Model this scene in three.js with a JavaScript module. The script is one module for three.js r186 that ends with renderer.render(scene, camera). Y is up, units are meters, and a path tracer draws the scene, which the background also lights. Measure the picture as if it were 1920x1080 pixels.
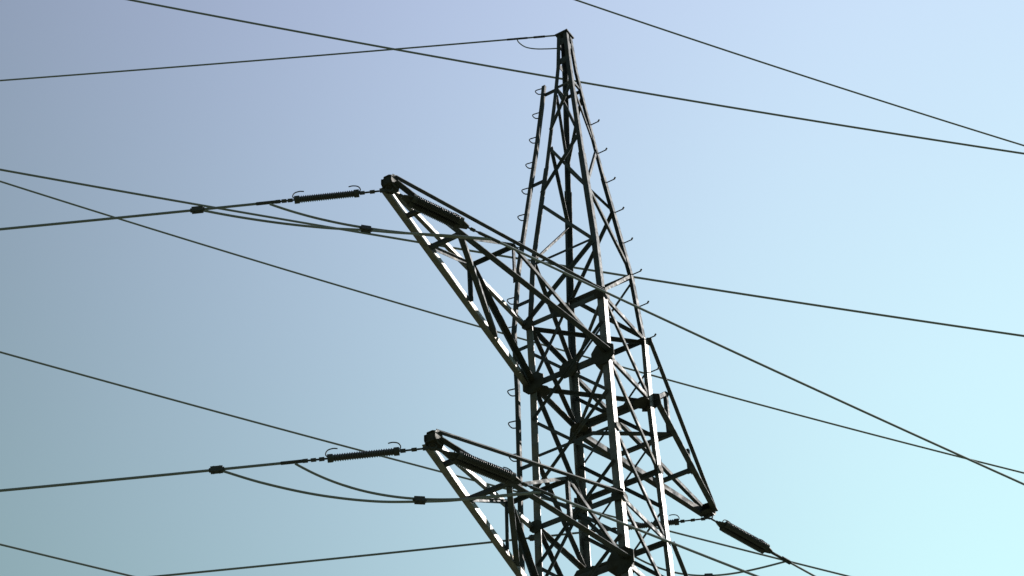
import * as THREE from 'three';
import { mergeGeometries } from 'three/addons/utils/BufferGeometryUtils.js';

// ---------------------------------------------------------------- camera, sky, sun, exposure
const scene = new THREE.Scene();
const camera = new THREE.PerspectiveCamera(15.48, 16 / 9, 0.1, 3000);
camera.position.set(0, 1.6, 0);
camera.up.set(0.04619, 0.74609, 0.66424);                 // hand-held: rolled 2.6 degrees
camera.lookAt(0, 1.6 + 0.66495, -0.74688);

const renderer = new THREE.WebGLRenderer({ antialias: true });
renderer.toneMapping = THREE.LinearToneMapping;
const EXPOSURE = 3;
renderer.toneMappingExposure = EXPOSURE;
renderer.shadowMap.enabled = true;

const SUN = new THREE.Vector3(0.765, 0.5, -0.407).normalize();
function skyTexture() {
  // hazy blue afternoon air: brighter towards the sun, a little greener towards the horizon
  const W = 1024, H = 512, data = new Float32Array(W * H * 4);
  const K = [[-0.2262, -1.9305, -0.9609, -0.2744], [0.5629, -2.2154, -0.3207, -0.9274], [0.1672, -1.4023, -1.8422, -0.2037]];
  const haze = (x, y, z) => Math.sin(x * 9.1 + 2 * Math.sin(z * 5.3 + y * 3)) * Math.sin(y * 17.3 + 1.7 * Math.sin(x * 7.7)) * 0.5 + Math.sin(z * 23 + x * 19 + 2.2 * Math.sin(y * 13)) * Math.sin(y * 37 - x * 11) * 0.5;
  const dir = new THREE.Vector3();
  for (let j = 0; j < H; j++) {
    const el = ((j + 0.5) / H - 0.5) * Math.PI;
    for (let i = 0; i < W; i++) {
      const a = ((i + 0.5) / W - 0.5) * 2 * Math.PI;
      dir.set(Math.cos(el) * Math.cos(a), Math.sin(el), Math.cos(el) * Math.sin(a));
      let g = Math.acos(Math.min(1, Math.max(-1, dir.dot(SUN))));
      if (g > 1.12) g = 1.12 + 0.2 * (1 - Math.exp(-(g - 1.12) / 0.2));
      g = 0.5 * (g - 0.75 + Math.sqrt((g - 0.75) ** 2 + 0.01));
      const veil = 1 + 0.012 * haze(dir.x, dir.y, dir.z);            // faint unevenness of thin haze
      let e = Math.min(Math.max(el, 0.35), 1.05);
      const o = (j * W + i) * 4;
      for (let c = 0; c < 3; c++) {
        const k = K[c];
        data[o + c] = Math.exp(k[0] + k[1] * g + k[2] * g * g + k[3] * e) * veil / EXPOSURE;
      }
      data[o + 3] = 1;
    }
  }
  const t = new THREE.DataTexture(data, W, H, THREE.RGBAFormat, THREE.FloatType);
  t.mapping = THREE.EquirectangularReflectionMapping;
  t.colorSpace = THREE.LinearSRGBColorSpace;
  t.magFilter = t.minFilter = THREE.LinearFilter;
  t.needsUpdate = true;
  return t;
}
const sky = skyTexture();
scene.background = sky;
scene.environment = sky;

const sun = new THREE.DirectionalLight(new THREE.Color().setRGB(1, 0.94, 0.88), 5);
sun.position.set(1.24 + SUN.x * 80, 20 + SUN.y * 80, -27.5 + SUN.z * 80);
sun.target.position.set(1.24, 20, -27.5);
sun.castShadow = true;
sun.shadow.mapSize.set(2048, 2048);
Object.assign(sun.shadow.camera, { left: -30, right: 30, top: 30, bottom: -30, near: 1, far: 200 });
scene.add(sun, sun.target);

// ---------------------------------------------------------------- helpers
function rng(seed) { let s = seed >>> 0; return () => ((s = (s * 1664525 + 1013904223) >>> 0) / 4294967296); }
const rand = rng(71);
const V = (x, y, z) => new THREE.Vector3(x, y, z);
const taken = new Map();
function numbered(n) { const k = taken.get(n) || 0; taken.set(n, k + 1); return k ? n + '_' + String(k).padStart(3, '0') : n; }
function mesh(name, geo, mat, parent) {
  const m = new THREE.Mesh(geo, mat);
  m.castShadow = m.receiveShadow = true;
  m.name = parent === scene ? numbered(name) : name;
  parent.add(m);
  return m;
}
function thing(name, label, category, group) {
  const o = new THREE.Group();
  o.name = numbered(name);
  o.userData = { label, category };
  if (group) o.userData.group = group;
  scene.add(o);
  return o;
}
function noiseTexture(seed, size, fn, colour) {
  const lat = [];
  const r = rng(seed);
  for (let i = 0; i < 64 * 64; i++) lat.push(r());
  const at = (x, y, p) => lat[((y % p + p) % p) * 64 + ((x % p + p) % p)];
  const vn = (x, y, p) => {                              // tiling value noise
    const X = Math.floor(x), Y = Math.floor(y), fx = x - X, fy = y - Y;
    const sx = fx * fx * (3 - 2 * fx), sy = fy * fy * (3 - 2 * fy);
    return (at(X, Y, p) * (1 - sx) + at(X + 1, Y, p) * sx) * (1 - sy) + (at(X, Y + 1, p) * (1 - sx) + at(X + 1, Y + 1, p) * sx) * sy;
  };
  const d = new Uint8Array(size * size * 4);
  for (let j = 0; j < size; j++) for (let i = 0; i < size; i++) {
    const c = fn((x, y) => vn(i / size * x, j / size * y, Math.min(x, y)), (x) => vn(i / size * x, j / size * x, x), r());
    for (let q = 0; q < 3; q++) d[(j * size + i) * 4 + q] = Math.max(0, Math.min(255, Math.round(c[q] * 255)));
    d[(j * size + i) * 4 + 3] = 255;
  }
  const t = new THREE.DataTexture(d, size, size);
  t.wrapS = t.wrapT = THREE.RepeatWrapping;
  t.magFilter = THREE.LinearFilter; t.minFilter = THREE.LinearMipmapLinearFilter; t.generateMipmaps = true;
  if (colour) t.colorSpace = THREE.SRGBColorSpace;
  t.needsUpdate = true;
  return t;
}
// weathered steel: mottled grey coat with brownish stains
const steelMap = noiseTexture(5, 256, (v2, v1, r) => {
  const m = 0.5 * v1(8) + 0.3 * v1(20) + 0.2 * v1(50);
  const stain = Math.max(0, Math.min(1, (v1(5) * 0.6 + v1(16) * 0.4 - 0.56) * 5));
  const b = 0.80 + 0.30 * (m - 0.5) + 0.06 * (r - 0.5);
  return [b, b * (0.99 - 0.07 * stain), b * (0.97 - 0.17 * stain)];
}, true);
const steelRough = noiseTexture(9, 128, (v2, v1, r) => { const g = 0.62 + 0.3 * (v1(12) - 0.5) + 0.15 * (v1(40) - 0.5); return [g, g, g]; });
const steelBump = noiseTexture(12, 128, (v2, v1, r) => { const g = 0.5 * v1(18) + 0.5 * v1(50); return [g, g, g]; });
function steel(r, g, b, spec = 0.35) {
  return new THREE.MeshPhysicalMaterial({ color: new THREE.Color().setRGB(r, g, b), map: steelMap, roughness: 1.15, roughnessMap: steelRough, metalness: 0, specularIntensity: spec, bumpMap: steelBump, bumpScale: 0.0006 });
}
// dark painted lattice steel in three tones; paler, glossier copies put a sunlit look into body legs and left arm chords
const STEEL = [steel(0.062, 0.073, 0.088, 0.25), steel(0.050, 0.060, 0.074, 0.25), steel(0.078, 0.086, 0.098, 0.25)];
const LIT_STEEL = steel(0.17, 0.172, 0.178, 1), LIT_STEEL_DULL = steel(0.11, 0.112, 0.116, 1);
for (const z of [LIT_STEEL, LIT_STEEL_DULL]) { z.metalness = 0.6; z.roughness = 0.92; }
const PLATE = steel(0.042, 0.044, 0.042, 0.25);
const pick = () => STEEL[Math.floor(rand() * 3)];
const fittingMat = steel(0.05, 0.056, 0.062, 0.3);
const wireMat = new THREE.MeshStandardMaterial({ color: new THREE.Color().setRGB(0.17, 0.20, 0.23), roughness: 0.75, metalness: 0, map: steelMap });
const insulatorMat = new THREE.MeshPhysicalMaterial({ color: new THREE.Color().setRGB(0.020, 0.020, 0.022), roughness: 0.38, specularIntensity: 0.7 });

// a bar of constant section swept along points; section = [[a, b], ...] along e1 and e2 (counter-clockwise seen against the axis)
function sweep(pts, e1, e2, section) {
  const n = section.length, pos = [], uv = [], idx = [];
  let per = [0];
  for (let i = 0; i < n; i++) { const a = section[i], b = section[(i + 1) % n]; per.push(per[i] + Math.hypot(a[0] - b[0], a[1] - b[1])); }
  const u0 = rand() * 3, v0 = rand() * 3;
  for (let i = 0; i < n; i++) {
    let run = 0;
    for (let k = 0; k < pts.length; k++) {
      if (k) run += pts[k].distanceTo(pts[k - 1]);
      for (const q of [i, (i + 1) % n]) {
        const s = section[q];
        pos.push(pts[k].x + e1.x * s[0] + e2.x * s[1], pts[k].y + e1.y * s[0] + e2.y * s[1], pts[k].z + e1.z * s[0] + e2.z * s[1]);
      }
      uv.push(u0 + per[i], v0 + run, u0 + per[i + 1], v0 + run);
      if (k) { const b = pos.length / 3 - 4; idx.push(b, b + 1, b + 3, b, b + 3, b + 2); }
    }
  }
  const tri = THREE.ShapeUtils.triangulateShape(section.map(s => new THREE.Vector2(...s)), []);
  for (const [k, flip] of [[0, true], [pts.length - 1, false]]) {
    const b = pos.length / 3;
    for (const s of section) {
      pos.push(pts[k].x + e1.x * s[0] + e2.x * s[1], pts[k].y + e1.y * s[0] + e2.y * s[1], pts[k].z + e1.z * s[0] + e2.z * s[1]);
      uv.push(u0 + s[0], v0 + s[1]);
    }
    for (const t of tri) flip ? idx.push(b + t[0], b + t[2], b + t[1]) : idx.push(b + t[0], b + t[1], b + t[2]);
  }
  let g = new THREE.BufferGeometry();
  g.setAttribute('position', new THREE.Float32BufferAttribute(pos, 3));
  g.setAttribute('uv', new THREE.Float32BufferAttribute(uv, 2));
  const axis = pts[pts.length - 1].clone().sub(pts[0]);
  const hand = new THREE.Vector3().crossVectors(e1, e2).dot(axis);
  if (hand < 0) for (let i = 0; i < idx.length; i += 3) { const t = idx[i]; idx[i] = idx[i + 1]; idx[i + 1] = t; }
  g.setIndex(idx);
  g = g.toNonIndexed();
  g.computeVertexNormals();
  return g;
}
const ell = (b, t, b2 = b) => [[0, 0], [b, 0], [b, t], [t, t], [t, b2], [0, b2]];
// an angle bar from p to q lying in a face with normal n (unit, pointing out of the structure)
function bar(p, q, n, b, t, depth, side = -1) {
  const a = q.clone().sub(p).normalize();
  const e2 = n.clone().addScaledVector(a, -n.dot(a)).normalize();      // across the face
  const e1 = new THREE.Vector3().crossVectors(a, e2).normalize();      // in the face
  if (e1.y > 0) e1.negate();                                           // outstanding leg at the top edge
  const off = e1.clone().multiplyScalar(-b / 2).addScaledVector(e2, -depth);
  return sweep([p.clone().add(off), q.clone().add(off)], e1, e2.clone().multiplyScalar(side), ell(b, t));
}
function plate(c, ex, ey, half, thick, outline) {                      // a gusset: bevel-free cut plate
  const n = new THREE.Vector3().crossVectors(ex, ey).normalize();
  const o = c.clone().addScaledVector(n, -thick / 2);
  return sweep([o, o.clone().addScaledVector(n, thick)], ex, ey, outline.map(([x, y]) => [x * half, y * half]));
}
const OCT = [[-1, -.45], [-.5, -1], [.45, -1], [1, -.4], [1, .5], [.4, 1], [-.55, 1], [-1, .4]];
const HEX = [[-1, -.5], [.1, -1], [1, -.6], [.85, .5], [-.1, 1], [-.9, .6]];
function tube(points, r, seg = 24, rad = 7, closed = false) {
  return new THREE.TubeGeometry(new THREE.CatmullRomCurve3(points), seg, r, rad, closed);
}
function rod(p, q, r, rad = 8) { return new THREE.TubeGeometry(new THREE.LineCurve3(p, q), 1, r, rad); }
function capped(p, q, r, rad = 10) {                                    // a solid round bar
  const d = q.clone().sub(p), L = d.length();
  const g = new THREE.CylinderGeometry(r, r, L, rad);
  g.applyQuaternion(new THREE.Quaternion().setFromUnitVectors(V(0, 1, 0), d.normalize()));
  g.translate((p.x + q.x) / 2, (p.y + q.y) / 2, (p.z + q.z) / 2);
  return g;
}

// ---------------------------------------------------------------- ground
{
  const grass = noiseTexture(33, 256, (v2, v1, r) => {
    const m = 0.4 * v1(6) + 0.3 * v1(18) + 0.3 * v1(60);
    return [0.21 + 0.12 * m + 0.05 * r, 0.23 + 0.13 * m + 0.05 * r, 0.17 + 0.1 * m];
  }, true);
  grass.repeat.set(300, 300);
  const g = new THREE.PlaneGeometry(1600, 1600);
  g.rotateX(-Math.PI / 2);
  const m = mesh('ground', g, new THREE.MeshStandardMaterial({ map: grass, roughness: 1 }), scene);
  m.userData = { kind: 'structure', label: 'grassy field under the power line' };
}

// ---------------------------------------------------------------- the lattice tower
const S = 1.5, Y0 = 1.6, BASE = V(1.2436, 0, -27.4969), TURN = -30.266 * Math.PI / 180;
const H = h => h * S + Y0;
const LV = { L2: 11.983, U2: 12.795, M: 13.72, L1: 14.71, U1: 15.578, P: 16.54 };
const PROFILE = [[-1.066, 2.9], [11.983, 1.066], [14.71, 1.0], [15.578, 1.012], [16.54, 0.885], [17.6, 0.665], [18.6, 0.455], [19.4, 0.305], [20.0, 0.205], [20.62, 0.15]];
function half(h) {
  for (let i = 1; i < PROFILE.length; i++) if (h <= PROFILE[i][0] || i === PROFILE.length - 1) {
    const [a, wa] = PROFILE[i - 1], [b, wb] = PROFILE[i];
    return (wa + (wb - wa) * (h - a) / (b - a)) * S / 2;
  }
}
const CORNER = { A: [-1, 1], C: [1, 1], B: [-1, -1], D: [1, -1] };
const at = (k, h) => V(CORNER[k][0] * half(h), H(h), CORNER[k][1] * half(h));
const NORMAL = { AC: V(0, 0, 1), BD: V(0, 0, -1), AB: V(-1, 0, 0), CD: V(1, 0, 0) };

const tower = thing('lattice_tower', 'dark grey steel lattice pylon with tall tapering peak and side arms', 'pylon');
tower.position.copy(BASE);
tower.rotation.y = TURN;
{
  // four legs, angle section, corner outwards
  for (const k of 'ABCD') {
    const [sx, sz] = CORNER[k];
    const low = PROFILE.filter(p => p[0] <= 15.6).map(p => at(k, p[0]));
    mesh('leg', sweep(low, V(-sx, 0, 0), V(0, 0, -sz), ell(0.125, 0.014)), LIT_STEEL, tower);
    // the two upper lengths sit inside the heel of the one below
    const e = 0.0145;
    const inset = (list, d0, d1) => list.map((p, i) => V(p.x - sx * (i ? d1 : d0), p.y, p.z - sz * (i ? d1 : d0)));
    const top = [15.5, 16.54, 17.6, 18.15].map(h => at(k, h)), tip = [18.0, 18.6, 19.4, 20.0, 20.62].map(h => at(k, h));
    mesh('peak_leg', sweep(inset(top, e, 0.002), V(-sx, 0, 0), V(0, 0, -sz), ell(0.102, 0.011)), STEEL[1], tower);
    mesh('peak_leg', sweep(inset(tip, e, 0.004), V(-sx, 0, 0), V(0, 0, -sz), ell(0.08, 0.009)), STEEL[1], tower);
    mesh('footing', (() => { const g = new THREE.CylinderGeometry(0.28, 0.42, 0.5, 16); const p = at(k, -1.06); g.translate(p.x - sx * 0.05, 0.05, p.z - sz * 0.05); return g; })(),
      new THREE.MeshStandardMaterial({ color: new THREE.Color().setRGB(0.36, 0.35, 0.33), roughness: 0.95 }), tower);
  }
  let n = 0;
  const jitter = () => ((n++ * 7) % 13) * 0.0006;
  function brace(name, f, k1, h1, k2, h2, b = 0.065, t = 0.007, outer = false) {
    b *= 0.8;
    const p = at(k1, h1), q = at(k2, h2), ax = f === 'AC' || f === 'BD' ? 'x' : 'z';
    const ins = Math.min(0.05, half(Math.max(h1, h2)) * 0.4);
    p[ax] -= Math.sign(p[ax]) * ins; q[ax] -= Math.sign(q[ax]) * ins;                 // bolted to the leg flange, short of its heel
    const d = outer ? -0.0015 - jitter() : 0.0155 + jitter();
    mesh(name, bar(p, q, NORMAL[f], b, t, outer ? d : d, outer ? 1 : -1), pick(), tower);
  }
  const dg = (f, ...r) => brace('diagonal_brace', f, ...r);
  // peak
  dg('AC', 'A', 19.6, 'C', 18.56); dg('AC', 'C', 19.52, 'A', 18.8, 0.055, 0.006, true);
  dg('AC', 'A', 18.5, 'C', 17.5, 0.07); dg('AC', 'C', 18.45, 'A', 17.68, 0.06, 0.006, true);
  dg('AC', 'A', 17.5, 'C', 16.48, 0.08); dg('AC', 'C', 16.45, 'A', 15.62, 0.075, 0.007, true);
  dg('AB', 'A', 19.5, 'B', 18.6, 0.055); dg('AB', 'A', 18.55, 'B', 17.62, 0.07); dg('AB', 'B', 17.6, 'A', 16.6, 0.065); dg('AB', 'A', 16.55, 'B', 15.62, 0.08);
  dg('BD', 'D', 19.5, 'B', 18.55, 0.055); dg('BD', 'B', 18.5, 'D', 17.6, 0.06); dg('BD', 'D', 17.56, 'B', 16.55, 0.065); dg('BD', 'B', 16.6, 'D', 15.62, 0.08); dg('BD', 'D', 16.5, 'B', 15.66, 0.06, 0.006, true);
  dg('CD', 'C', 19.5, 'D', 18.65, 0.055); dg('CD', 'D', 18.55, 'C', 17.55, 0.06); dg('CD', 'C', 17.5, 'D', 16.68, 0.085, 0.008); dg('CD', 'D', 16.55, 'C', 15.64, 0.07);
  // body: crossed bracing on the arm faces between half levels, single diagonals on the side faces
  const ST = [15.17, 14.2, 13.25, 12.3, 11.3];
  for (let i = 0; i < 4; i++) {
    dg('AC', 'A', ST[i], 'C', ST[i + 1], 0.07); dg('AC', 'C', ST[i], 'A', ST[i + 1], 0.05, 0.006, true);
    dg('BD', 'B', ST[i], 'D', ST[i + 1], 0.07); dg('BD', 'D', ST[i], 'B', ST[i + 1], 0.05, 0.006, true);
  }
  const SQ = [LV.U1, LV.L1, LV.M, LV.U2, LV.L2];
  for (let i = 0; i < 4; i++) {
    dg('AB', 'A', SQ[i], 'B', SQ[i + 1], 0.08); dg('CD', 'C', SQ[i], 'D', SQ[i + 1], 0.08);
  }
  const hz = (f, h, b, t, outer) => brace('horizontal_strut', f, f[0], h, f[1], h, b, t, outer);
  hz('BD', LV.P, 0.09, 0.008); hz('AC', LV.P - 0.02, 0.06, 0.007);
  for (const h of [LV.U1, LV.L1, LV.M, LV.U2, LV.L2]) {
    const heavy = h === LV.L1 || h === LV.L2;
    hz('AC', h, heavy ? 0.155 : h === LV.M ? 0.065 : 0.125, 0.012); hz('BD', h, heavy ? 0.13 : 0.09, 0.01);
    if (h !== LV.M) { hz('AB', h, 0.09, 0.009); hz('CD', h, heavy ? 0.11 : 0.09, 0.009); }
  }
  hz('AC', 19.62, 0.07, 0.008); hz('BD', 19.62, 0.06, 0.007); hz('CD', 19.64, 0.07, 0.008); hz('AB', 19.6, 0.06, 0.007);
  // K members of the near face between the two arm levels
  const mid = h => V(0, H(h), half(h));
  mesh('diagonal_brace', bar(mid(LV.U1), at('A', LV.L1), NORMAL.AC, 0.065, 0.008, 0.03), STEEL[1], tower);
  mesh('diagonal_brace', bar(mid(LV.U1), at('C', LV.L1), NORMAL.AC, 0.065, 0.008, 0.034), STEEL[1], tower);
  mesh('diagonal_brace', bar(V(0, H(LV.U2), half(LV.U2)), at('A', LV.L2), NORMAL.AC, 0.065, 0.008, 0.03), STEEL[1], tower);
  mesh('diagonal_brace', bar(V(0, H(LV.U2), half(LV.U2)), at('C', LV.L2), NORMAL.AC, 0.065, 0.008, 0.034), STEEL[1], tower);
  // plan bracing
  for (const [h, o] of [[LV.L1, 0], [LV.U1, 0.004], [LV.L2, 0]]) {
    mesh('plan_brace', bar(at('A', h), at('D', h), V(0, 1, 0), 0.06, 0.007, 0.02 + o), STEEL[0], tower);
    mesh('plan_brace', bar(at('C', h), at('B', h), V(0, 1, 0), 0.06, 0.007, 0.045 + o), STEEL[2], tower);
  }
  // gusset plates
  const gs = (p, nrm, r, depth, shape = OCT) => {
    const y = Math.abs(nrm.y) > 0.5 ? V(1, 0, 0) : V(0, 1, 0);
    const x = new THREE.Vector3().crossVectors(y, nrm).normalize();
    mesh('gusset_plate', plate(p.clone().addScaledVector(nrm, -depth), x, y, r * 0.84, 0.013, shape), PLATE, tower);
  };
  for (const [k, h, r] of [['A', LV.L1, 0.24], ['C', LV.L1, 0.25], ['C', LV.L2, 0.27], ['A', LV.L2, 0.24], ['A', LV.U1, 0.13], ['C', LV.U1, 0.13], ['A', LV.U2, 0.13], ['C', LV.U2, 0.13]]) {
    const p = at(k, h); p.x -= CORNER[k][0] * r * 0.35;
    gs(p, NORMAL.AC, r, -0.026 - jitter(), OCT);
  }
  for (const [k, h, r] of [['B', LV.L1, 0.27], ['D', LV.L1, 0.22], ['B', LV.M, 0.19], ['B', LV.U2, 0.2], ['B', LV.L2, 0.24], ['D', LV.L2, 0.24], ['B', LV.U1, 0.14], ['D', LV.U1, 0.12]]) {
    const p = at(k, h); p.x -= CORNER[k][0] * r * 0.25;
    gs(p, NORMAL.BD, r, -0.026 - jitter(), HEX);
  }
  gs(mid(LV.L1), NORMAL.AC, 0.2, -0.012, OCT); gs(mid(LV.U1).setX(-0.04), NORMAL.AC, 0.2, -0.012, HEX);
  gs(V(0, H(LV.U2), half(LV.U2)), NORMAL.AC, 0.16, 0.046, HEX); gs(V(0, H(LV.L2), half(LV.L2)), NORMAL.AC, 0.2, 0.046, OCT);
  for (const k of 'ABCD') for (const h of [LV.L1, LV.L2]) {
    const p = at(k, h); p.x -= CORNER[k][0] * 0.14; p.z -= CORNER[k][1] * 0.14;
    gs(p, V(0, 1, 0), 0.17, 0.085, OCT);
  }
  for (const [k, f, h] of [['C', 'CD', LV.U1], ['C', 'CD', LV.L1], ['D', 'CD', LV.M], ['C', 'CD', LV.M], ['C', 'CD', LV.U2], ['C', 'CD', LV.L2], ['C', 'CD', 17.5], ['D', 'CD', 18.58], ['A', 'AB', 18.5], ['A', 'AB', 17.5], ['B', 'AB', LV.M]]) {
    const p = at(k, h), r = h > 16 ? 0.06 : 0.095; p.z -= CORNER[k][1] * r * 0.9;
    gs(p, NORMAL[f], r, h > 16 ? 0.016 : -0.02 - jitter(), HEX);
  }
  // head of the peak: cap, cover plates
  const yt = H(20.62), ht = half(20.62);
  mesh('cap_plate', new THREE.BoxGeometry(ht * 2 + 0.05, 0.03, ht * 2 + 0.05).translate(0, yt + 0.016, 0), STEEL[1], tower);
  mesh('cap_lug', mergeGeometries([new THREE.BoxGeometry(0.1, 0.09, 0.03).translate(0.03, yt + 0.075, 0), new THREE.CylinderGeometry(0.025, 0.025, 0.09, 10).rotateX(Math.PI / 2).translate(0.03, yt + 0.08, 0)]), STEEL[1], tower);
  for (const [f, h, s] of [['AC', 20.48, 1], ['AC', 20.1, 1], ['BD', 20.45, -1]]) mesh('batten_plate', new THREE.BoxGeometry(half(h) * 2 - 0.02, 0.16, 0.012).translate(0, H(h), s * (half(h) - 0.022)), STEEL[1], tower);
  for (const [h, s] of [[20.45, -1], [20.08, -1], [20.4, 1]]) mesh('batten_plate', new THREE.BoxGeometry(0.012, 0.14, half(h) * 2 - 0.05).translate(s * (half(h) - 0.022), H(h), 0), STEEL[1], tower);

  // lower body down to the footings
  const LB = [11.3, 9.5, 7.4, 5.0, 2.3, -0.6];
  for (let i = 0; i < 5; i++) for (const f of ['AC', 'BD', 'AB', 'CD']) {
    dg(f, f[0], LB[i], f[1], LB[i + 1], 0.08); dg(f, f[1], LB[i], f[0], LB[i + 1], 0.08, 0.008, true);
    hz(f, LB[i + 1], 0.08, 0.008);
  }

  // step bolts on the right-hand leg
  for (let h = 19.02; h > 15.1; h -= 0.49) {
    const p = at('D', h);
    mesh('step_bolt', mergeGeometries([capped(p.clone().add(V(-0.02, 0, 0.03)), p.clone().add(V(0.17, 0, 0.03)), 0.011), capped(p.clone().add(V(0.155, 0, 0.03)), p.clone().add(V(0.18, 0.035, 0.03)), 0.016)]), fittingMat, tower);
  }

  // climbing rail with folding steps beside the left-hand leg
  const rail = new THREE.Group(); rail.name = 'climbing_rail'; tower.add(rail);
  const hs = [-0.8, 11.983, 14.71, 15.578, 16.54, 17.6, 18.6, 19.4, 19.76];
  const RX = 0.25, rp = h => at('A', h).add(V(-RX, 0, -0.02));
  mesh('rail', sweep(hs.map(rp), V(1, 0, 0), V(0, 0, 1), [[-0.035, -0.03], [0.035, -0.03], [0.035, 0.03], [-0.035, 0.03]]), STEEL[1], rail);
  for (const h of [19.6, 17.95, 15.98, 15.3, 13.65, 11.6, 9, 6, 3]) mesh('bracket', bar(rp(h), at('A', h).add(V(0.02, 0, -0.02)), V(0, 0, 1), 0.075, 0.009, 0.016), STEEL[1], rail);
  for (let h = 19.72; h > 0; h -= 0.452) {
    const p = rp(h);
    mesh('step', tube([p.clone().add(V(-0.03, 0.02, 0)), p.clone().add(V(-0.1, 0.035, 0)), p.clone().add(V(-0.185, 0.045, 0)), p.clone().add(V(-0.18, 0.0, 0)), p.clone().add(V(-0.12, -0.09, 0)), p.clone().add(V(-0.03, -0.13, 0))], 0.011, 18, 6), fittingMat, rail);
  }

  // cross arms
  function arm(lo, up, dir, len, posts, struts, label) {
    const g = new THREE.Group(); g.name = 'cross_arm'; g.userData.label = label; tower.add(g);
    const L = dir > 0 ? 'A' : 'B', R = dir > 0 ? 'C' : 'D';
    const tip = V(0, H(lo), dir * len * S);
    const tl = tip.clone().add(V(-0.07, 0, 0)), tr = tip.clone().add(V(0.07, 0, 0)), ttl = tl.clone().setY(tip.y + 0.12), ttr = tr.clone().setY(tip.y + 0.12);
    const bl = at(L, lo), br = at(R, lo), ul = at(L, up), ur = at(R, up);
    const ang = (p, q, e1, e2, b, t, b2 = b) => {
      const a = q.clone().sub(p).normalize();
      const x = e1.clone().addScaledVector(a, -e1.dot(a)).normalize();
      const y = e2.clone().addScaledVector(a, -e2.dot(a)); y.addScaledVector(x, -y.dot(x)).normalize();
      return sweep([p, q], x, y, ell(b, t, b2));
    };
    mesh('bottom_chord', ang(tl, bl, V(0, 1, 0), V(-1, 0, 0), 0.11, 0.012, 0.1), dir > 0 ? LIT_STEEL : STEEL[1], g);  // sunlit tone painted on this chord, left arms only
    mesh('bottom_chord', ang(tr, br, V(0, 1, 0), V(1, 0, 0), 0.1, 0.012), STEEL[1], g);
    mesh('top_chord', ang(ttl, ul, V(0, 1, 0), V(-1, 0, 0), 0.07, 0.008), dir > 0 ? LIT_STEEL_DULL : STEEL[0], g);
    mesh('top_chord', ang(ttr, ur, V(0, 1, 0), V(1, 0, 0), 0.07, 0.008), STEEL[0], g);
    const P = (a, b, t) => a.clone().lerp(b, t);
    const bb = (p, q, n, b, t, depth) => bar(p, q, n, b, t, depth);
    for (const t of posts) {
      mesh('arm_post', bb(P(ttl, ul, t), P(tl, bl, t), V(-1, 0, 0), 0.06, 0.006, 0.014), STEEL[1], g);
      mesh('arm_post', bb(P(ttr, ur, t), P(tr, br, t), V(1, 0, 0), 0.06, 0.006, 0.014), STEEL[1], g);
    }
    const tp = posts[posts.length - 1];
    mesh('arm_brace', bb(P(ttl, ul, tp), bl, V(-1, 0, 0), 0.095, 0.009, 0.022), STEEL[1], g);
    mesh('arm_brace', bb(P(ttr, ur, tp), br, V(1, 0, 0), 0.07, 0.007, 0.022), STEEL[1], g);
    mesh('arm_brace', bb(P(tl, bl, struts[1]), P(ttl, ul, tp), V(-1, 0, 0), 0.055, 0.006, 0.03), STEEL[0], g);
    mesh('arm_brace', bb(P(tr, br, struts[1]), P(ttr, ur, tp), V(1, 0, 0), 0.055, 0.006, 0.03), STEEL[0], g);
    struts.forEach((t, i) => mesh('arm_strut', bb(P(tl, bl, t), P(tr, br, t), V(0, -1, 0), 0.065, 0.007, 0.004 + i * 0.001), STEEL[1], g));
    mesh('arm_brace', bb(P(tr, br, struts[1]), P(tl, bl, Math.min(0.97, struts[1] + 0.45)), V(0, -1, 0), 0.085, 0.008, 0.016), STEEL[1], g);
    mesh('arm_strut', bb(P(ttl, ul, tp), P(ttr, ur, tp), V(0, 1, 0), 0.06, 0.006, 0.004), STEEL[1], g);
    // tip: side cheeks, end plate and hanger eyes
    mesh('tip_plate', mergeGeometries([
      plate(V(-0.088, tip.y + 0.05, tip.z - dir * 0.03), V(0, 0, 1), V(0, 1, 0), 0.11, 0.012, OCT),
      plate(V(0.088, tip.y + 0.05, tip.z - dir * 0.03), V(0, 0, 1), V(0, 1, 0), 0.11, 0.012, OCT),
      plate(V(0, tip.y - 0.018, tip.z - dir * 0.05), V(1, 0, 0), V(0, 0, 1), 0.12, 0.014, OCT),
      plate(V(0, tip.y + 0.14, tip.z - dir * 0.03), V(1, 0, 0), V(0, 0, 1), 0.1, 0.014, OCT),
      new THREE.BoxGeometry(0.15, 0.13, 0.014).toNonIndexed().translate(0, tip.y + 0.06, tip.z + dir * 0.05)]), PLATE, g);
    mesh('hanger_eye', new THREE.TorusGeometry(0.05, 0.014, 8, 18).rotateY(0.6).translate(0, tip.y - 0.065, tip.z), fittingMat, g);
    return g;
  }
  arm(LV.L1, LV.U1, 1, 3.9555, [0.55], [0.14, 0.29], 'upper arm reaching to the left of the pylon');
  arm(LV.L2, LV.U2, 1, 3.2259, [0.7], [0.14, 0.36], 'lower arm reaching to the left of the pylon');
  arm(LV.L1, LV.U1, -1, 2.7731, [0.36, 0.7], [0.38, 0.7], 'arm sloping down to the right of the pylon');
  arm(LV.L2, LV.U2, -1, 2.7731, [0.36, 0.7], [0.38, 0.7]);
}

// ---------------------------------------------------------------- wires and insulators
const D2R = Math.PI / 180;
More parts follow.
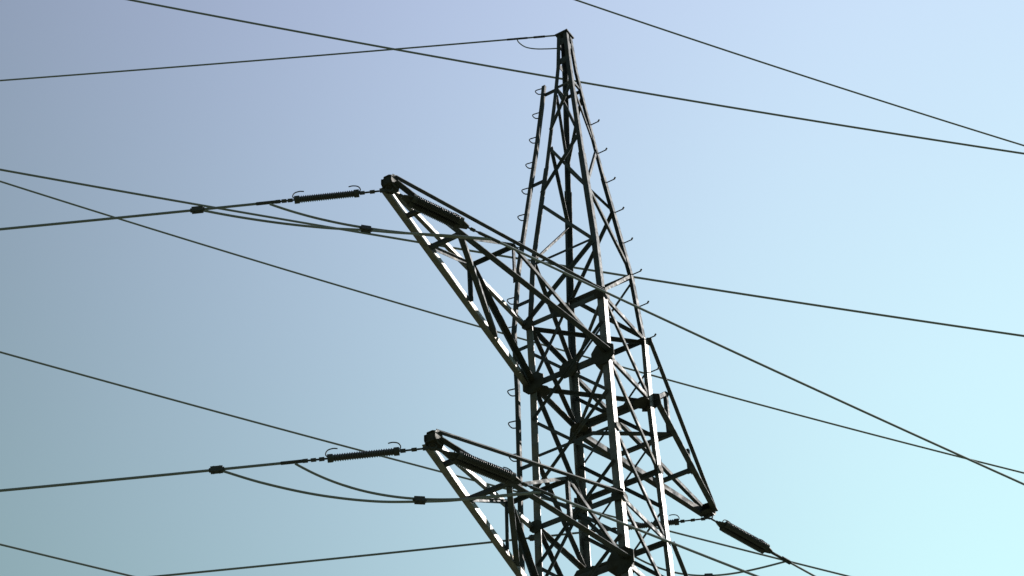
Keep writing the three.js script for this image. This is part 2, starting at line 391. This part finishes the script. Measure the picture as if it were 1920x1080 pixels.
// a hanging wire: starts at p, runs in azimuth az (0 = right, 90 = away), initial slope s, curvature k
function wire(p, azDeg, s, k) {
  const c = Math.cos(azDeg * D2R), d = -Math.sin(azDeg * D2R);
  return t => V(p.x + c * t, p.y + s * t + k * t * t, p.z + d * t);
}
function wireGeo(w, t0, t1, r, n = 60) {
  const pts = [];
  for (let i = 0; i <= n; i++) pts.push(w(t0 + (t1 - t0) * i / n));
  return new THREE.TubeGeometry(new THREE.CatmullRomCurve3(pts), n * 2, r, 8);
}
function frame(p, q) {                                     // matrix whose +y runs from p to q
  return new THREE.Matrix4().compose(p, new THREE.Quaternion().setFromUnitVectors(V(0, 1, 0), q.clone().sub(p).normalize()), V(1, 1, 1));
}
function ribbed(L, r, ribs) {
  const pts = [new THREE.Vector2(0.0, 0), new THREE.Vector2(0.042, 0)];
  for (let i = 0; i < ribs; i++) {
    const y = (i + 0.12) / ribs * L, q = L / ribs;
    pts.push(new THREE.Vector2(r * 0.74, y), new THREE.Vector2(r, y + q * 0.28), new THREE.Vector2(r * 0.97, y + q * 0.42), new THREE.Vector2(r * 0.74, y + q * 0.72));
  }
  pts.push(new THREE.Vector2(0.042, L), new THREE.Vector2(0, L));
  return new THREE.LatheGeometry(pts, 16);
}
function shackle(L) {                                       // a chain of link, ball and clevis along +y
  const g = [];
  g.push(new THREE.CylinderGeometry(0.014, 0.014, L, 8).translate(0, L / 2, 0));
  for (let i = 0; i < 3; i++) { const y = L * (0.2 + 0.3 * i); g.push(new THREE.BoxGeometry(0.05, 0.075, 0.03).rotateY(i * 1.57).translate(0, y, 0)); }
  return mergeGeometries(g.map(x => x.toNonIndexed()));
}
// tension set: links, one or two ribbed strings, arcing horns, dead-end clamp
function tension(label, w, a, b, c, twin, group) {
  const t = thing('insulator_string', label, 'insulator', group);
  const p0 = w(0), p1 = w(a), p2 = w(b), p3 = w(c);
  t.position.copy(p0);
  const loc = q => q.clone().sub(p0);
  const m = frame(loc(p1), loc(p2)), L = p1.distanceTo(p2);
  mesh('link', shackle(a).applyMatrix4(frame(V(0, 0, 0), loc(p1))), fittingMat, t);
  const ax = p2.clone().sub(p1).normalize(), side = new THREE.Vector3().crossVectors(ax, V(0, 1, 0)).normalize();
  const up = new THREE.Vector3().crossVectors(side, ax).normalize();
  for (const s of twin ? [-1, 1] : [0]) {
    const g = ribbed(L, twin ? 0.066 : 0.058, 26).applyMatrix4(m); g.translate(side.x * s * 0.062, side.y * s * 0.062, side.z * s * 0.062);
    mesh('ribbed_body', g, insulatorMat, t);
    for (const y of [-0.02, L + 0.02]) {
      const e = new THREE.CylinderGeometry(0.06, 0.06, 0.075, 14).translate(0, y, 0).applyMatrix4(m); e.translate(side.x * s * 0.062, side.y * s * 0.062, side.z * s * 0.062);
      mesh('end_cap', e, fittingMat, t);
    }
  }
  if (twin) for (const y of [-0.1, L + 0.1]) {
    const q = loc(p1).addScaledVector(ax, y);
    const sgn = y < 0 ? -1 : 1;
    mesh('yoke_plate', plate(q, side, ax.clone().multiplyScalar(sgn), 1, 0.016, [[-0.1, -0.06], [0.1, -0.06], [0.04, 0.09], [-0.04, 0.09]]), fittingMat, t);
  }
  // horns curving up and over the string ends
  for (const [y, s] of [[-0.05, 1], [L + 0.05, -1]]) {
    const q = loc(p1).addScaledVector(ax, y);
    const h = (f, u) => q.clone().addScaledVector(ax, f * s).addScaledVector(up, u);
    mesh('arcing_horn', tube([h(0, 0.02), h(-0.03, 0.07), h(0.0, 0.14), h(0.08, 0.165), h(0.14, 0.155)], 0.009, 14, 6), fittingMat, t);
  }
  mesh('link', shackle(c - b - 0.12).applyMatrix4(frame(loc(p2).addScaledVector(ax, 0.06), loc(p3))), fittingMat, t);
  mesh('dead_end_clamp', capped(loc(p3).addScaledVector(ax, -0.16), loc(p3).addScaledVector(ax, 0.2), 0.026), fittingMat, t);
  return t;
}
function clampBlock(p, q, size) {
  const [l, h, d] = size;
  const g = mergeGeometries([new THREE.BoxGeometry(h, l, d), new THREE.BoxGeometry(h * 0.6, l * 1.25, d * 0.6), new THREE.CylinderGeometry(0.014, 0.014, h * 1.5, 8).rotateZ(Math.PI / 2).translate(0, l * 0.25, 0), new THREE.CylinderGeometry(0.014, 0.014, h * 1.5, 8).rotateZ(Math.PI / 2).translate(0, -l * 0.25, 0)].map(x => x.toNonIndexed()));
  return g.applyMatrix4(frame(p, q));
}
const WR = 0.0195;
function conductor(name, label, w, t0, t1, r, clamps, category = 'power line', group) {
  const p0 = w(t0);
  const o = thing(name, label, category, group);
  o.position.copy(p0);
  const loc = t => w(t).sub(p0);
  mesh('cable', wireGeo(loc, t0, t1, r), wireMat, o);
  for (const t of clamps) mesh('clamp', clampBlock(loc(t), loc(t + 0.1), [0.17, 0.085, 0.07]), fittingMat, o);
  return o;
}
const TIP = { UL: [-1.747, 23.566, -22.372], LL: [-1.195, 19.475, -23.318], UR: [3.34, 23.566, -31.09] };
const c1 = wire(V(...TIP.UL), 180, -0.0831, 0.0012), c2 = wire(V(...TIP.LL), 180, -0.0737, 0.0012), c3 = wire(V(...TIP.UR), 180, -0.0809, 0.0010);
const d1 = wire(V(...TIP.UL), 33, -0.1053, 0.0012), d2 = wire(V(...TIP.LL), 33, -0.0734, 0.0012), d3 = wire(V(...TIP.UR), 36, -0.1728, 0.0012);

tension('slim dark ribbed insulator left of the upper left arm tip', c1, 0.5, 1.34, 1.76, false);
tension('slim dark ribbed insulator left of the lower left arm tip', c2, 0.52, 1.4, 1.9, false);
tension('dark insulator seen through the pylon, left of the right arm tip', c3, 0.62, 1.5, 1.95, false);
tension('thick twin insulator lying along the upper left arm', d1, 0.42, 1.16, 1.7, true);
tension('thick twin insulator lying along the lower left arm', d2, 0.42, 1.22, 1.75, true);
tension('thick twin insulator sloping down right of the right arm tip', d3, 0.36, 1.2, 1.6, true);

conductor('conductor', 'cable running left from the slim insulator of the upper left arm', c1, 1.76, 70, WR, [2.82]);
conductor('conductor', 'cable running left from the slim insulator of the lower left arm', c2, 1.9, 70, WR, [2.98]);
conductor('conductor', 'cable running left behind the pylon from the right arm, low in the picture', c3, 1.95, 70, WR, [3.15]);
conductor('conductor', 'cable leaving the upper left arm, descending rightward behind the pylon', d1, 1.7, 120, WR, []);
conductor('conductor', 'cable leaving the lower left arm, descending to the bottom edge right of the pylon', d2, 1.75, 120, WR, []);
conductor('conductor', 'cable descending from the twin insulator right of the right arm tip', d3, 1.6, 120, WR, [1.72]);

// jumpers looping under the arm tips
function jumper(label, a, b, sag, spacers, a2, bt, group) {
  const o = thing('jumper_cable', label, 'jumper cable', group);
  o.position.copy(a);
  const A = t => a.clone().lerp(b, t).add(V(0, -sag * 4 * t * (1 - t) * (1 + 0.35 * (1 - 2 * t)), 0)).sub(a);
  const pts = [a.clone().sub(a)]; for (let i = 0; i <= 16; i++) pts.push(A(0.02 + 0.96 * i / 16)); pts.push(b.clone().sub(a));
  mesh('cable', new THREE.TubeGeometry(new THREE.CatmullRomCurve3(pts), 60, WR * 0.95, 8), wireMat, o);
  if (a2) {
    const s = spacers[0];
    const q = a2.clone().sub(a), S1 = A(s).add(V(0, -0.045, 0));
    const mid = q.clone().lerp(S1, 0.5).add(V(0, -bt, 0)), m2 = q.clone().lerp(S1, 0.78).add(V(0, -bt * 0.72, 0)), m1 = q.clone().lerp(S1, 0.22).add(V(0, -bt * 0.66, 0));
    const more = [0.25, 0.5, 0.75, 0.97].map(f => A(s + (1 - s) * f).add(V(0, -0.06 * (1 - f), 0.05 * Math.sin(f * 3))));
    mesh('cable', new THREE.TubeGeometry(new THREE.CatmullRomCurve3([q, m1, mid, m2, S1, ...more]), 70, WR * 0.95, 8), wireMat, o);
  }
  for (const s of spacers) mesh('spacer', clampBlock(A(s).add(V(0, -0.022, 0)), A(s + 0.03).add(V(0, -0.022, 0)), [0.15, 0.1, 0.07]), fittingMat, o);
  return o;
}
jumper('double looping cable under the upper left arm tip', c1(1.76).add(V(0, -0.03, 0)), d1(1.75).add(V(0, -0.02, 0)), 0.17, [0.43], c1(2.8), 0.07);
jumper('double looping cable under the lower left arm tip', c2(1.9).add(V(0, -0.03, 0)), d2(1.75).add(V(0, -0.02, 0)), 0.36, [0.5], c2(2.96), 0.16);
jumper('sagging cable beneath the right arm tip, at the bottom edge', c3(1.95).add(V(0, -0.03, 0)), d3(1.72).add(V(0, -0.02, 0)), 0.62, [0.56], null, 0);

// earth wire from the peak
{
  const e = wire(V(1.2436 - 0.1, 32.59, -27.4969), 180, -0.0607, 0.0008);
  const o = conductor('earth_wire', 'thin cable running left from the very top of the pylon peak', e, 0, 80, 0.016, []);
  const L = t => e(t).sub(e(0));
  mesh('clamp', capped(L(0.28), L(0.5), 0.022), fittingMat, o);
  mesh('clamp', capped(L(0.62), L(1.02), 0.02), fittingMat, o);
  const j = L(0.82);
  mesh('bonding_loop', tube([j, j.clone().add(V(0.02, -0.09, 0)), j.clone().add(V(0.14, -0.24, 0)), j.clone().add(V(0.32, -0.31, 0)), j.clone().add(V(0.56, -0.33, 0)), j.clone().add(V(0.8, -0.33, 0))], 0.0125, 30, 7), wireMat, o);
}
// the other line that passes behind the pylon
const PASS = [
  ['dark cable crossing just behind the peak, below the pylon top', [1.565, 40.477, -35.966], 10, -0.13034, 0.00139, 0.026],
  ['dark gently sloping cable crossing behind the pylon at upper arm height', [1.244, 34.226, -35.978], 10, -0.11933, 0.00106, 0.026],
  ['thin cable across the top right corner, right of the peak', [7.841, 42.662, -38.204], 19, -0.16061, 0.00196, 0.023],
  ['cable passing beneath the upper left arm and emerging right of the pylon', [-0.947, 35.156, -38.988], 19, -0.14364, 0.00169, 0.023],
  ['cable passing behind the insulator of the lower left arm', [-1.658, 30.704, -38.965], 19, -0.12786, 0.0009, 0.023],
  ['short stretch of cable in the bottom left corner', [-9.864, 27.927, -37.732], 19, -0.1182, 0.001, 0.023],
];
for (const [label, p, az, s, k, r] of PASS) conductor('background_conductor', label, wire(V(...p), az, s, k), -60, 60, r, []);

renderer.render(scene, camera);
